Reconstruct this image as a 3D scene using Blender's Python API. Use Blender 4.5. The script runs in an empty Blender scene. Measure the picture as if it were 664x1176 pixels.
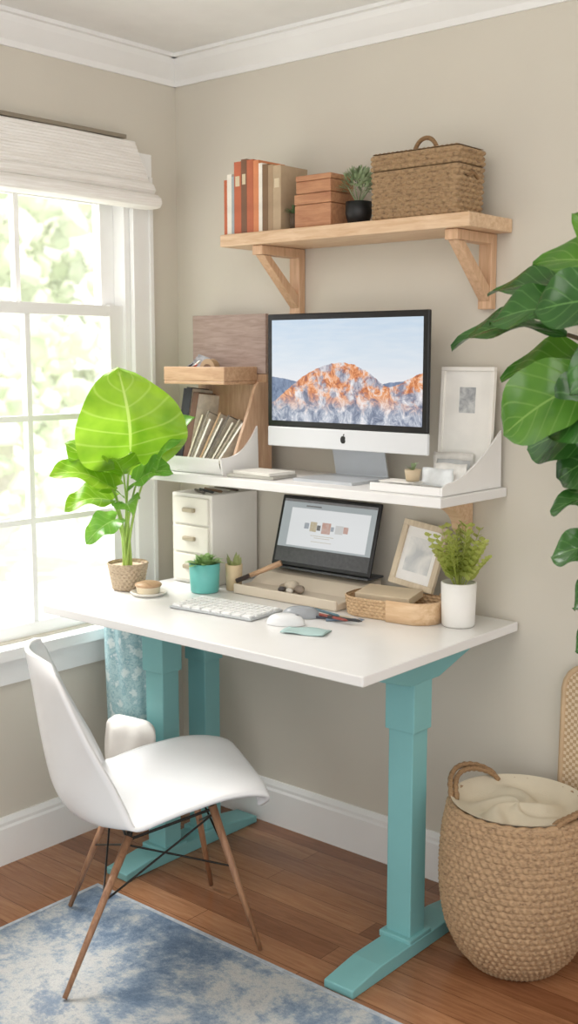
import bpy, bmesh, math, random
from mathutils import Vector, Matrix, noise
random.seed(7)
pi=math.pi
def V(*a): return Vector(a)
# ------------------------------------------------------------------ materials
def lin(h):
    h=h.lstrip('#'); c=[int(h[i:i+2],16)/255 for i in (0,2,4)]
    return tuple([(x/12.92 if x<=0.04045 else ((x+0.055)/1.055)**2.4) for x in c]+[1.0])
def _new(name):
    m=bpy.data.materials.new(name); m.use_nodes=True
    nt=m.node_tree; b=nt.nodes['Principled BSDF']; return m,nt,b
def N(nt,t,**kw):
    n=nt.nodes.new(t)
    for k,v in kw.items(): setattr(n,k,v)
    return n
def math_(nt,op,a,b=None,c=None):
    n=nt.nodes.new('ShaderNodeMath'); n.operation=op
    for i,x in enumerate((a,b,c)):
        if x is None: continue
        if isinstance(x,(int,float)): n.inputs[i].default_value=x
        else: nt.links.new(x,n.inputs[i])
    return n.outputs[0]
def ramp(nt,fac,stops,interp='LINEAR'):
    r=nt.nodes.new('ShaderNodeValToRGB'); r.color_ramp.interpolation=interp
    e=r.color_ramp.elements
    while len(e)<len(stops): e.new(0.5)
    for i,(p,c) in enumerate(stops):
        e[i].position=p; e[i].color=c if not isinstance(c,str) else lin(c)
    nt.links.new(fac,r.inputs[0]); return r.outputs[0]
def mixc(nt,fac,a,b,mode='MIX'):
    n=nt.nodes.new('ShaderNodeMix'); n.data_type='RGBA'; n.blend_type=mode
    for i,x in ((0,fac),(6,a),(7,b)):
        if isinstance(x,(int,float)): n.inputs[i].default_value=x
        elif isinstance(x,tuple): n.inputs[i].default_value=x
        elif isinstance(x,str): n.inputs[i].default_value=lin(x)
        else: nt.links.new(x,n.inputs[i])
    return n.outputs[2]
def coords(nt,kind='Object',scale=(1,1,1),rot=(0,0,0)):
    t=nt.nodes.new('ShaderNodeTexCoord'); m=nt.nodes.new('ShaderNodeMapping')
    m.inputs['Scale'].default_value=scale; m.inputs['Rotation'].default_value=rot
    nt.links.new(t.outputs[kind],m.inputs[0]); return m.outputs[0]
def tnoise(nt,vec,scale,detail=4,rough=.5,dist=0):
    n=nt.nodes.new('ShaderNodeTexNoise'); n.inputs['Scale'].default_value=scale
    n.inputs['Detail'].default_value=detail; n.inputs['Roughness'].default_value=rough; n.inputs['Distortion'].default_value=dist
    nt.links.new(vec,n.inputs['Vector']); return n.outputs[0]
def bump(nt,b,h,strength=.3,dist=.002):
    n=nt.nodes.new('ShaderNodeBump'); n.inputs['Strength'].default_value=strength; n.inputs['Distance'].default_value=dist
    nt.links.new(h,n.inputs['Height']); nt.links.new(n.outputs[0],b.inputs['Normal'])
def mul(c,k): return tuple([min(1,x*k) for x in c[:3]]+[1])
_cache={}
def M(col,rough=.5,metal=0,var=.06,scale=12,bmp=0,bscale=60,trans=0,spec=.5,sheen=0,glow=0):
    key=(col,rough,metal,var,scale,bmp,bscale,trans,spec,sheen,glow)
    if key in _cache: return _cache[key]
    m,nt,b=_new('surface_'+col.strip('#')+'_%d'%len(_cache)); c=lin(col)
    v=coords(nt); n=tnoise(nt,v,scale)
    o=ramp(nt,n,[(.3,mul(c,1-var)),(.7,mul(c,1+var))]); nt.links.new(o,b.inputs['Base Color'])
    b.inputs['Roughness'].default_value=rough; b.inputs['Metallic'].default_value=metal
    b.inputs['Specular IOR Level'].default_value=spec
    if glow: nt.links.new(o,b.inputs['Emission Color']); b.inputs['Emission Strength'].default_value=glow
    if trans: b.inputs['Transmission Weight'].default_value=trans
    if sheen: b.inputs['Sheen Weight'].default_value=sheen
    if bmp: bump(nt,b,tnoise(nt,v,bscale),bmp)
    _cache[key]=m; return m
def wood(name,dark,light,axis=0,rough=.45,s=10,stretch=9):
    m,nt,b=_new(name)
    sc=[stretch]*3; sc[axis]=1
    v=coords(nt,scale=tuple(sc)); n=tnoise(nt,v,s,6,.6,.6)
    o=ramp(nt,n,[(.3,dark),(.7,light)]); nt.links.new(o,b.inputs['Base Color'])
    b.inputs['Roughness'].default_value=rough; bump(nt,b,n,.15,.001); return m
def leafmat(name,dark,light,vein,nv=9,trans=.25,vs=.35,rough=.36):
    m,nt,b=_new(name)
    t=nt.nodes.new('ShaderNodeTexCoord'); sp=nt.nodes.new('ShaderNodeSeparateXYZ'); nt.links.new(t.outputs['UV'],sp.inputs[0])
    u=math_(nt,'ABSOLUTE',math_(nt,'SUBTRACT',sp.outputs[0],.5))
    mid=math_(nt,'MULTIPLY',math_(nt,'LESS_THAN',u,.014),.8)
    ph=math_(nt,'FRACT',math_(nt,'SUBTRACT',math_(nt,'MULTIPLY',sp.outputs[1],nv),math_(nt,'MULTIPLY',u,nv*.6)))
    ve=math_(nt,'MULTIPLY',math_(nt,'SUBTRACT',1.0,math_(nt,'MINIMUM',math_(nt,'MULTIPLY',math_(nt,'ABSOLUTE',math_(nt,'SUBTRACT',ph,.5)),11),1.0)),vs)
    fac=math_(nt,'MAXIMUM',mid,ve)
    n=tnoise(nt,coords(nt),9,3)
    base=ramp(nt,n,[(.3,dark),(.7,light)])
    c=mixc(nt,fac,base,vein); nt.links.new(c,b.inputs['Base Color'])
    b.inputs['Roughness'].default_value=rough; bump(nt,b,fac,.3,.003)
    if trans:
        tr=nt.nodes.new('ShaderNodeBsdfTranslucent'); nt.links.new(c,tr.inputs[0])
        mx=nt.nodes.new('ShaderNodeMixShader'); mx.inputs[0].default_value=trans
        nt.links.new(b.outputs[0],mx.inputs[1]); nt.links.new(tr.outputs[0],mx.inputs[2])
        nt.links.new(mx.outputs[0],nt.nodes['Material Output'].inputs[0])
    return m
def weavemat(name,dark,light,scale=60):
    m,nt,b=_new(name); v=coords(nt,scale=(1,1,3)); n=tnoise(nt,v,scale,5,.65,.4)
    o=ramp(nt,n,[(.3,dark),(.5,light),(.75,mul(lin(light),1.15))]); nt.links.new(o,b.inputs['Base Color'])
    b.inputs['Roughness'].default_value=.75; bump(nt,b,n,.5,.003); return m
# ------------------------------------------------------------------ mesh builder
class MB:
    def __init__(s): s.bm=bmesh.new(); s.uv=s.bm.loops.layers.uv.new('UVMap'); s.mi=0
    def _tag(s,fs):
        for f in fs: f.material_index=s.mi
    def box(s,c,d,rot=None):
        m=Matrix.Translation(c)
        if rot is not None: m=m@rot
        m=m@Matrix.Diagonal((d[0],d[1],d[2],1))
        r=bmesh.ops.create_cube(s.bm,size=1,matrix=m)
        s._tag({f for v in r['verts'] for f in v.link_faces}); return s
    def bx(s,x0,x1,y0,y1,z0,z1): return s.box(((x0+x1)/2,(y0+y1)/2,(z0+z1)/2),(abs(x1-x0),abs(y1-y0),abs(z1-z0)))
    def cyl(s,a,b,r0,r1=None,seg=16,caps=True):
        a=Vector(a); b=Vector(b); r1=r0 if r1 is None else r1; d=b-a
        m=Matrix.Translation((a+b)/2)@d.to_track_quat('Z','Y').to_matrix().to_4x4()
        r=bmesh.ops.create_cone(s.bm,cap_ends=caps,segments=seg,radius1=r0,radius2=r1,depth=d.length,matrix=m)
        s._tag({f for v in r['verts'] for f in v.link_faces}); return s
    def ball(s,c,r,sc=(1,1,1),sub=2):
        m=Matrix.Translation(c)@Matrix.Diagonal((sc[0],sc[1],sc[2],1))
        q=bmesh.ops.create_icosphere(s.bm,subdivisions=sub,radius=r,matrix=m)
        s._tag({f for v in q['verts'] for f in v.link_faces}); return s
    def grid(s,f,nu,nv,closeu=False,closev=False,uvf=None):
        bm=s.bm; g=[[bm.verts.new(f(i/nu if closeu else i/(nu-1), j/nv if closev else j/(nv-1))) for j in range(nv)] for i in range(nu)]
        for i in range(nu if closeu else nu-1):
            for j in range(nv if closev else nv-1):
                i2=(i+1)%nu; j2=(j+1)%nv
                try: fc=bm.faces.new((g[i][j],g[i2][j],g[i2][j2],g[i][j2]))
                except ValueError: continue
                fc.material_index=s.mi
                for l,(a,b) in zip(fc.loops,((i,j),(i+1,j),(i+1,j+1),(i,j+1))): l[s.uv].uv=(a/(nu if closeu else nu-1),b/(nv if closev else nv-1))
        return s
    def lathe(s,prof,seg=32,c=(0,0,0)):
        n=len(prof)
        def f(u,v):
            r,z=prof[min(n-1,int(round(v*(n-1))))]; a=-u*2*pi
            return Vector((c[0]+r*math.cos(a),c[1]+r*math.sin(a),c[2]+z))
        return s.grid(f,seg,n,closeu=True)
    def tube(s,pts,r,seg=8,close=False):
        pts=[Vector(p) for p in pts]; n=len(pts); fr=[]
        for i in range(n):
            a=pts[(i-1)%n] if (close or i>0) else pts[i]; b=pts[(i+1)%n] if (close or i<n-1) else pts[i]
            t=(b-a).normalized()
            up=Vector((0,0,1)) if abs(t.z)<.9 else Vector((1,0,0))
            if fr:
                up=fr[-1][1]
            x=(up-t*up.dot(t)).normalized(); y=t.cross(x); fr.append((t,x,y))
        rr=r if callable(r) else (lambda v:r)
        def f(u,v):
            i=int(round(v*(n if close else n-1)))%n; a=u*2*pi; k=rr(v)
            return pts[i]+fr[i][1]*k*math.cos(a)+fr[i][2]*k*math.sin(a)
        return s.grid(f,seg,n,closeu=True,closev=close)
    def poly(s,pts,h=None):
        vs=[s.bm.verts.new(p) for p in pts]; f=s.bm.faces.new(vs); f.material_index=s.mi
        if h is not None:
            r=bmesh.ops.extrude_face_region(s.bm,geom=[f]); nv=[e for e in r['geom'] if isinstance(e,bmesh.types.BMVert)]
            bmesh.ops.translate(s.bm,verts=nv,vec=Vector(h)); s._tag({q for v in nv+vs for q in v.link_faces})
        return s
    def leaf(s,base,tip,up,w,kind='ovate',curl=.0,fold=.1,ruff=0,nl=12,nw=7,bend=0):
        base=Vector(base); tip=Vector(tip); d=tip-base; L=d.length; dn=d/L
        side=dn.cross(Vector(up)).normalized(); n=side.cross(dn)
        ph=random.uniform(0,6)
        def wf(t):
            if kind=='ovate': return math.sin(pi*min(1,t**.75))**.8
            if kind=='fiddle': return (math.sin(pi*t**1.3)**.62)*(1-.15*math.exp(-((t-.28)/.12)**2))
            if kind=='heart': return max(0,1-(abs(2*(t*.97+.03)**.72-1))**1.9)**.68
            if kind=='round': return max(0,1-(abs(2*(t*.97+.03)**.77-1))**2.0)**.63
            return math.sin(pi*t)
        hb=kind in('heart','round')
        def f(u,v):
            q=u*2-1; ww=w/2*wf(v) if 0<v<1 else (0.0005 if v==1 or not hb else w*.12)
            back=0
            if hb: back=-.20*L*abs(q)**1.2*(1-v)**2.2
            z=curl*L*math.sin(pi*v*.9)-curl*L*.5*v*v+fold*ww*abs(q)*1.0+ruff*math.sin(v*13+ph+q*2)*abs(q)
            return base+dn*(L*v+back)+side*(ww*q+bend*L*math.sin(pi*v))+n*z
        return s.grid(f,nw,nl)
    def done(s,name,mat,parent=None,smooth=False,bev=0,seg=2,loc=None,rot=None,solid=0,sub=0,recalc=True,label=None):
        if recalc: bmesh.ops.recalc_face_normals(s.bm,faces=s.bm.faces[:])
        me=bpy.data.meshes.new(name); s.bm.to_mesh(me); s.bm.free()
        for m in (mat if isinstance(mat,(list,tuple)) else [mat]): me.materials.append(m)
        if smooth: me.polygons.foreach_set('use_smooth',[True]*len(me.polygons))
        o=bpy.data.objects.new(name,me); bpy.context.scene.collection.objects.link(o)
        if parent is not None: o.parent=parent
        if loc is not None: o.location=loc
        if rot is not None: o.rotation_euler=rot
        if solid: q=o.modifiers.new('thickness','SOLIDIFY'); q.thickness=solid; q.offset=0
        if sub: q=o.modifiers.new('sub','SUBSURF'); q.levels=sub; q.render_levels=sub
        if bev: q=o.modifiers.new('bevel','BEVEL'); q.width=bev; q.segments=seg; q.limit_method='ANGLE'; q.angle_limit=.6
        if label: o['label']=label
        return o
def tag(o,label,cat,group=None):
    o['label']=label; o['category']=cat
    if group: o['group']=group
    return o
def thing(name,label,cat,loc=(0,0,0),rot=(0,0,0),group=None):
    o=bpy.data.objects.new(name,None); o.empty_display_size=.05; bpy.context.scene.collection.objects.link(o)
    o.location=loc; o.rotation_euler=rot if isinstance(rot,tuple) else (0,0,rot); return tag(o,label,cat,group)
def struct(o): o['kind']='structure'; return o
def ry(a): return Matrix.Rotation(a,4,'Y')
def rx(a): return Matrix.Rotation(a,4,'X')
def rz(a): return Matrix.Rotation(a,4,'Z')
def rrp(t,hx,hy,r):
    a=2*(hx-r); b=2*(hy-r); c=pi*r/2; P=2*a+2*b+4*c; s=(t%1)*P
    segs=[('l',a,(-(hx-r),-hy),(1,0),(0,-1)),('c',c,(hx-r,-(hy-r)),-pi/2),('l',b,(hx,-(hy-r)),(0,1),(1,0)),('c',c,(hx-r,hy-r),0),
          ('l',a,(hx-r,hy),(-1,0),(0,1)),('c',c,(-(hx-r),hy-r),pi/2),('l',b,(-hx,hy-r),(0,-1),(-1,0)),('c',c,(-(hx-r),-(hy-r)),pi)]
    for g in segs:
        if s<=g[1]+1e-9:
            if g[0]=='l': return (g[2][0]+g[3][0]*s,g[2][1]+g[3][1]*s),g[4]
            an=g[3]+s/r if r>1e-6 else g[3]; return (g[2][0]+r*math.cos(an),g[2][1]+r*math.sin(an)),(math.cos(an),math.sin(an))
        s-=g[1]
    return (-(hx-r),-hy),(0,-1)
def woven(mb,zs,shape,rows,cols,amp,nu,nv,twist=0):
    def f(u,v):
        hx,hy,r=shape(v); p,n=rrp(u,hx,hy,r); row=v*rows; k=int(row)
        a=abs(math.sin(pi*row))**.6; b=math.sin(2*pi*(u*cols)+ (k%2)*pi + twist*(row-k))
        o=amp*(a*.7+a*b*.5)
        return Vector((p[0]+n[0]*o,p[1]+n[1]*o,zs[0]+(zs[1]-zs[0])*v))
    return mb.grid(f,nu,nv,closeu=True)
def lerpl(pts,v):
    n=len(pts)
    for k in range(n-1):
        if v<=pts[k+1][0]+1e-9:
            t=(v-pts[k][0])/(pts[k+1][0]-pts[k][0])
            p=[pts[max(0,min(n-1,k+i))][1] for i in (-1,0,1,2)]
            return .5*((2*p[1])+(-p[0]+p[2])*t+(2*p[0]-5*p[1]+4*p[2]-p[3])*t*t+(-p[0]+3*p[1]-3*p[2]+p[3])*t**3)
    return pts[-1][1]

# ------------------------------------------------------------------ shared materials
WALL=M('#d6d0c3',.9,var=.02,scale=3,bmp=.08,bscale=180)
WHITE=M('#f4f4f2',.4,var=.01)
CEIL=M('#f3f2ef',.9,var=.02,bmp=.1,bscale=120)
PINE=wood('light_pine','#cfa983','#e8caa9',0)
PINEZ=wood('light_pine_upright','#c49c78','#dfba98',2)
TEAL=M('#7bb3b4',.42,var=.03,scale=6)
TEALD=M('#70a8aa',.42,var=.03,scale=6)
BLACK=M('#0c0c0e',.3,var=.02)
ALU=M('#c9ccd0',.3,metal=.7,var=.02)
STEEL=M('#2a2622',.35,metal=.8,var=.05)

# ------------------------------------------------------------------ room
CE=2.52
def floor():
    m,nt,b=_new('oak_floor_boards')
    v=coords(nt,scale=(1,1,1))
    br=nt.nodes.new('ShaderNodeTexBrick'); nt.links.new(v,br.inputs[0])
    br.offset=.37; br.inputs['Scale'].default_value=1; br.inputs['Brick Width'].default_value=1.1; br.inputs['Row Height'].default_value=.083
    br.inputs['Mortar Size'].default_value=.001; br.inputs['Bias'].default_value=0
    br.inputs['Color1'].default_value=lin('#8f5f40'); br.inputs['Color2'].default_value=lin('#b7855f'); br.inputs['Mortar'].default_value=lin('#6b4228')
    n=tnoise(nt,coords(nt,scale=(1,12,1)),7,8,.65,.8)
    g=ramp(nt,n,[(.25,'#a98d7b'),(.7,'#ffffff')])
    c=mixc(nt,.7,br.outputs[0],g,'MULTIPLY'); nt.links.new(c,b.inputs['Base Color'])
    b.inputs['Roughness'].default_value=.2; bump(nt,b,n,.04,.001)
    return struct(MB().bx(-.1,3.9,-4.2,.1,-.1,0).done('floor',m))
floor()
struct(MB().bx(-.12,3.9,0,.12,0,CE).done('wall_back',WALL))
wl=MB(); Y0,Y1,Z0,Z1=-.21,-1.33,.69,2.13
wl.bx(-.12,0,Y0,.0,0,CE).bx(-.12,0,-4.2,Y1,0,CE).bx(-.12,0,Y1,Y0,0,Z0).bx(-.12,0,Y1,Y0,Z1,CE)
struct(wl.done('wall_left',WALL))
struct(MB().bx(-.12,3.9,-4.2,.12,CE,CE+.1).done('ceiling',CEIL))
def crown_b():
    prof=[(0,CE-.085),(.008,CE-.085),(.012,CE-.068),(.03,CE-.05),(.05,CE-.028),(.058,CE-.012),(.075,CE-.012),(.075,CE-.0005),(0,CE-.0005)]
    mb=MB(); mb.poly([(0,-q,z) for q,z in prof],(3.9,0,0)); struct(mb.done('trim_1',WHITE))
    mb=MB(); mb.poly([(q,0,z) for q,z in prof],(0,-4.2,0)); struct(mb.done('trim_2',WHITE))
crown_b()
def basebrd():
    prof=[(0,0),(.018,0),(.018,.115),(.013,.122),(.013,.132),(.006,.147),(0,.147)]
    struct(MB().poly([(0,-q,z) for q,z in prof],(3.9,0,0)).done('baseboard_back',WHITE))
    struct(MB().poly([(q,0,z) for q,z in prof],(0,-4.2,0)).done('baseboard_left',WHITE))
basebrd()
def window():
    w=MB(); e=.0012
    w.bx(.0005,.02,Y0-.004,Y0+.075,Z0-.004,Z1-.001).bx(.0005,.02,Y1-.075,Y1+.004,Z0-.004,Z1-.001).bx(.0005,.021,Y1-.078,Y0+.078,Z1,Z1+.07)
    w.bx(.0203,.028,Y0+.062,Y0+.0755,Z0-.003,Z1-.002)
    w.bx(-.1,.06,Y1-.11,Y0+.1,Z0-.04,Z0-.006).bx(.0005,.018,Y1-.08,Y0+.075,Z0-.125,Z0-.041)
    w.bx(-.12,-.001,Y0-.025,Y0-.0005,Z0-.005,Z1-.021).bx(-.12,-.001,Y1+.0005,Y1+.025,Z0-.005,Z1-.021).bx(-.12,-.001,Y1+.001,Y0-.001,Z1-.02,Z1-.0005)
    ya,yb=Y0-.0255,Y1+.0255
    for (x0,x1,z0,z1,rows,bot,top) in ((-.05,-.015,Z0-.004,1.715,3,.045,.035),(-.09,-.055,1.682,Z1-.022,1,.035,.04)):
        w.bx(x0,x1,ya-.055,ya,z0,z1).bx(x0,x1,yb,yb+.055,z0,z1)
        gy0,gy1=ya-.0552,yb+.0552; gz0,gz1=z0+bot,z1-top
        w.bx(x0+e,x1-e,gy1,gy0,z0+e,z0+bot).bx(x0+e,x1-e,gy1,gy0,z1-top,z1-e)
        for k in (1,2):
            y=gy0+(gy1-gy0)*k/3; w.bx(x0+.006,x1-.005,y-.009,y+.009,gz0,gz1)
        if rows==3:
            for k in (1,2):
                z=gz0+(gz1-gz0)*k/3; w.bx(x0+.0075,x1-.0065,gy1,gy0,z-.009,z+.009)
        else: w.bx(x0+.0075,x1-.0065,gy1,gy0,2.035,2.053)
    o=struct(w.done('window_1',WHITE))
    m=bpy.data.materials.new('window_glass'); m.use_nodes=True; nt=m.node_tree; nt.nodes.clear()
    t=N(nt,'ShaderNodeBsdfTransparent'); g=N(nt,'ShaderNodeBsdfGlossy'); g.inputs['Roughness'].default_value=.02
    mx=N(nt,'ShaderNodeMixShader'); mx.inputs[0].default_value=.04; ou=N(nt,'ShaderNodeOutputMaterial')
    nt.links.new(t.outputs[0],mx.inputs[1]); nt.links.new(g.outputs[0],mx.inputs[2]); nt.links.new(mx.outputs[0],ou.inputs[0])
    MB().bx(-.034,-.031,Y1+.07,Y0-.07,Z0+.03,1.69).bx(-.074,-.071,Y1+.07,Y0-.07,1.71,Z1-.05).done('window_pane',m,parent=o)
window()
def shade():
    root=thing('roman_shade','white woven roman shade gathered at the top of the window','window blind',(0,0,2.02))
    m,nt,b=_new('woven_shade_fabric'); v=coords(nt,scale=(6,6,160)); n=tnoise(nt,v,1.6,3,.5)
    nt.links.new(ramp(nt,n,[(.3,'#e9e5de'),(.7,'#f8f6f2')]),b.inputs['Base Color']); b.inputs['Roughness'].default_value=.9; bump(nt,b,n,.4,.002)
    prof=[(.022,.205),(.045,.208)]
    z=.203; x=.047
    while z>.085:
        prof+=[(x+.0018,z),(x,z-.007)]; z-=.0095; x+=.0022
    prof+=[(x+.004,.083),(.094,.074),(.101,.056),(.094,.049),(.090,.046),(.108,.04),(.120,.03),(.122,.014),(.112,.003),(.098,0),(.045,.0),(.03,.02)]
    mb=MB(); ny=40; n_=len(prof)
    def P_(u,v):
        i=min(n_-1,int(round(v*(n_-1)))); x,z=prof[i]; y=-.180-.045*max(0,min(1,z/.205))**1.5*(1-u)-u*1.25
        return Vector((x+.0006*math.sin(y*23+z*60),y,z+.0012*math.sin(y*9)))
    mb.grid(P_,ny,n_,closev=False)
    mb.grid(lambda u,v:P_(u,1)*(1-v)+P_(u,0)*v,ny,2)
    mb.poly([P_(0,i/(n_-1)) for i in range(n_)])
    mb.done('shade_fabric',m,root)
    MB().bx(.0,.05,-1.42,-.262,.2105,.222).done('head_rail',M('#8b8170',.5),root)
shade()
# ------------------------------------------------------------------ outside
def outside():
    struct(MB().bx(-24,-.5,-14,14,-.7,-.6).done('ground',M('#e0e3d8',.9,var=.04,scale=2,glow=.2)))  # faint emission stands in for bright sunlight on the ground
    FO_LIT=M('#d3dac4',.9,var=.16,scale=1.6,glow=.24)  # pale colour and emission imitate strong sun on the leaves
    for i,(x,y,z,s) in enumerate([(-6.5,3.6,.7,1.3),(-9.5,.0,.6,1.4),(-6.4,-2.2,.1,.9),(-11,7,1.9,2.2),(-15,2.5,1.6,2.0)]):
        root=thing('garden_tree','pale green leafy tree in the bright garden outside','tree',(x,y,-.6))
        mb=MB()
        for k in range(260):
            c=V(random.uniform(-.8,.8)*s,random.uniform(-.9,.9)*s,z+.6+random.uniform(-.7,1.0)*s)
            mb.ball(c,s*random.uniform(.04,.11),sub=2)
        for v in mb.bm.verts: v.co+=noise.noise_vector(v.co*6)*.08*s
        mb.done('tree_foliage',FO_LIT,root,smooth=True)
        MB().cyl((0,0,0),(0,0,z+.7),.1*s,.07*s).done('tree_trunk',M('#cdc8be',.9,glow=.1),root)  # slight glow in the bark imitates outdoor daylight
outside()
# ------------------------------------------------------------------ desk
DX0,DX1,DY0,DZ=.161,1.335,-.722,.83
def desk():
    root=thing('standing_desk','white-topped standing desk with turquoise telescoping legs and flat feet','desk',((DX0+DX1)/2,-.37,0))
    ox,oy=-(DX0+DX1)/2,.37
    MB().bx(DX0+ox,DX1+ox,DY0+oy,-.012+oy,DZ-.026,DZ).done('desktop',M('#e6e5e3',.25,var=.01),root,bev=.003)
    def col(name,x,y):
        c=MB(); c.bx(x-.038,x+.038,y-.034,y+.034,.035,.62); c.bx(x-.045,x+.045,y-.041,y+.041,.60,DZ-.06)
        c.bx(x-.05,x+.05,y-.05,y+.05,.03,.048)
        return c.done(name,TEAL,root,bev=.003)
    for (x,y) in ((.345+ox,-.42+oy),(.345+ox,-.24+oy),(1.228+ox,-.38+oy)): col('leg',x,y)
    def foot(x,y0,y1):
        f=MB(); f.poly([(x-.045,y0,.0),(x-.045,y0,.022),(x-.045,y0+.12,.038),(x-.045,y1-.12,.038),(x-.045,y1,.022),(x-.045,y1,0)],(.09,0,0))
        return f.done('foot',TEAL,root,bev=.003)
    foot(.345+ox,-.62+oy,-.04+oy); foot(1.235+ox,-.678+oy,-.1+oy)
    b=MB()
    for x in (.345+ox,1.228+ox):
        b.poly([(x-.048,-.62+oy,DZ-.027),(x-.048,-.62+oy,DZ-.042),(x-.048,-.44+oy,DZ-.10),(x-.048,-.31+oy,DZ-.10),(x-.048,-.12+oy,DZ-.045),(x-.048,-.08+oy,DZ-.042),(x-.048,-.08+oy,DZ-.027)],(.096,0,0))
    b.bx(.40+ox,1.17+ox,-.2+oy,-.14+oy,DZ-.06,DZ-.027)
    b.done('frame',TEALD,root,bev=.003)
desk()
# ------------------------------------------------------------------ platform shelf
PZ=1.197
def platform():
    root=thing('monitor_shelf','white raised shelf above the desk on pale wood brackets','shelf',(.73,0,PZ))
    MB().bx(-.562,.555,-.335,-.004,-.026,0).done('shelf_board',M('#e9e8e6',.4,var=.01),root,bev=.003)
    for x,dd,hh in ((-.10,.13,.05),(.43,.26,.14)):
        b=MB()
        pts=[(x-.02,-.004,-.027),(x-.02,-dd,-.027),(x-.02,-dd+.01,-.04)]
        for k in range(7):
            a=k/6*pi/2; pts.append((x-.02,-dd+.04+(dd-.09)*math.sin(a),-.042-(hh-.06)*(1-math.cos(a))))
        pts+=[(x-.02,-.03,-hh),(x-.02,-.004,-hh)]
        b.poly(pts,(.04,0,0)); b.done('bracket',PINE,root,bev=.002)
platform()
# ------------------------------------------------------------------ wall shelf
SZ=1.913
def wallshelf():
    root=thing('wall_shelf','pale wood wall shelf on two angled wooden brackets','shelf',(.845,0,SZ))
    MB().bx(-.435,.435,-.218,-.002,-.036,0).done('shelf_board',PINE,root,bev=.003)
    for x in (-.3,.37):
        b=MB(); b.bx(x-.02,x+.02,-.03,-.002,-.235,-.037).bx(x-.02,x+.02,-.2,-.0302,-.064,-.037)
        b.poly([(x-.016,-.19,-.0645),(x-.016,-.158,-.0645),(x-.016,-.0303,-.175),(x-.016,-.0303,-.215)],(.032,0,0))
        b.done('bracket',PINEZ,root,bev=.002)
wallshelf()
def book(x,w,h,d,col,z,y,tilt=0,group='books on the wall shelf',label=None):
    root=thing('book',label or 'hardback book standing upright on the wall shelf','book',(x+w/2,y,z),(0,tilt,0),group)
    c=MB(); t=.0022
    c.bx(-w/2,-w/2+t,.0001,d,0,h).bx(w/2-t,w/2,.0001,d,0,h).bx(-w/2+.0001,w/2-.0001,0,t,.0001,h-.0001)
    c.done('cover',M(col,.6,var=.12,scale=20),root)
    MB().bx(-w/2+t,w/2-t,t,d-.004,.003,h-.004).done('pages',M('#e9e1cf',.9,var=.1,scale=90),root)
    if w>.02 and 'red' in (label or ''):
        MB().bx(-w*.3,w*.3,-.0006,.0002,h*.66,h*.8).done('spine_label',M('#d9c9ab',.7),root)
for (x,w,h,col,lab) in [(.412,.012,.160,'#c26a48','thin rust-red book'),(.4245,.018,.175,'#ece6da','cream-spined book'),(.443,.010,.168,'#a8b0b4','thin grey book'),(.4535,.028,.208,'#c0694a','tall brick-red book'),
    (.482,.022,.213,'#7d5a45','tall reddish-brown book'),(.5045,.026,.209,'#b9694a','tall terracotta book'),(.531,.020,.205,'#d68a5e','orange-spined book'),(.5515,.014,.195,'#efe8dc','white book'),(.566,.022,.19,'#7e6248','dark brown book'),(.5885,.018,.186,'#a78d70','tan book'),(.607,.030,.182,'#b8a184','kraft-covered thick book')]:
    book(x,w,h,.12,col,SZ+.001,-.2,label=lab+' standing upright on the wall shelf')
def woodbox(name,x0,x1,y0,y1,z,h,lab):
    root=thing(name,lab,'wooden box',((x0+x1)/2,(y0+y1)/2,z)); w=(x1-x0)/2; d=(y1-y0)/2
    W=wood('box_wood_%s'%round(z*100),'#a87050','#c9966f',0)
    MB().bx(-w,w,-d,d,0,h*.68).done('body',W,root,bev=.003)
    MB().bx(-w-.001,w+.001,-d-.001,d+.001,h*.69,h).done('lid',W,root,bev=.003)
woodbox('keepsake_box',.689,.820,-.2,-.09,SZ+.001,.092,'reddish wooden lidded box under a smaller box on the shelf')
woodbox('keepsake_box',.692,.818,-.198,-.092,SZ+.0945,.050,'shallow reddish wooden box stacked on a larger box')
def tuft(name,root,c,n,L,w,mat,spread=1.0,kind='x',lift=.7):
    mb=MB()
    for i in range(n):
        a=random.uniform(0,2*pi); e=random.uniform(lift*.4,1.3)
        d=V(math.cos(a)*math.cos(e)*spread,math.sin(a)*math.cos(e)*spread,math.sin(e))
        l=L*random.uniform(.6,1); b=Vector(c)+d*l*random.uniform(.0,.35)
        mb.leaf(b,b+d*l,(0.1,.2,1) if abs(d.z)<.95 else (1,0,0),w*random.uniform(.7,1.2),kind,curl=.15,nl=6,nw=3)
    return mb.done(name,mat,root,smooth=True,recalc=False)
SAGE=leafmat('sage_leaves','#93a77e','#b8c8a0','#c4d0b0',4)
DGREEN=leafmat('small_dark_leaves','#5b7650','#7b9768','#8aa677',4)
def blackpot():
    root=thing('potted_plant','small grey-green bushy plant in a black pot on the shelf','plant',(.880,-.15,SZ+.001))
    MB().lathe([(0,0),(.028,0),(.037,.03),(.036,.062),(.031,.062),(.029,.05),(0,.05)]).done('pot',M('#191a1c',.5),root,smooth=True)
    mb=MB()
    for i in range(420):
        a=random.uniform(0,2*pi); e=random.uniform(-.1,1.5); r=random.uniform(.03,.05)
        d=V(math.cos(a)*math.cos(e),math.sin(a)*math.cos(e),math.sin(e)); b=V(0,0,.095)+d*r
        t=b+(d+V(0,0,.3)+V(random.uniform(-.4,.4),random.uniform(-.4,.4),0))*.015
        mb.leaf(b,t,(.3,.2,.9),.008,'x',nl=4,nw=3)
    for k in range(8): mb.tube([(0,0,.05),(.03*math.cos(k),.03*math.sin(k),.1)],.0015,4)
    mb.done('foliage',SAGE,root,recalc=False)
blackpot()
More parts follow.
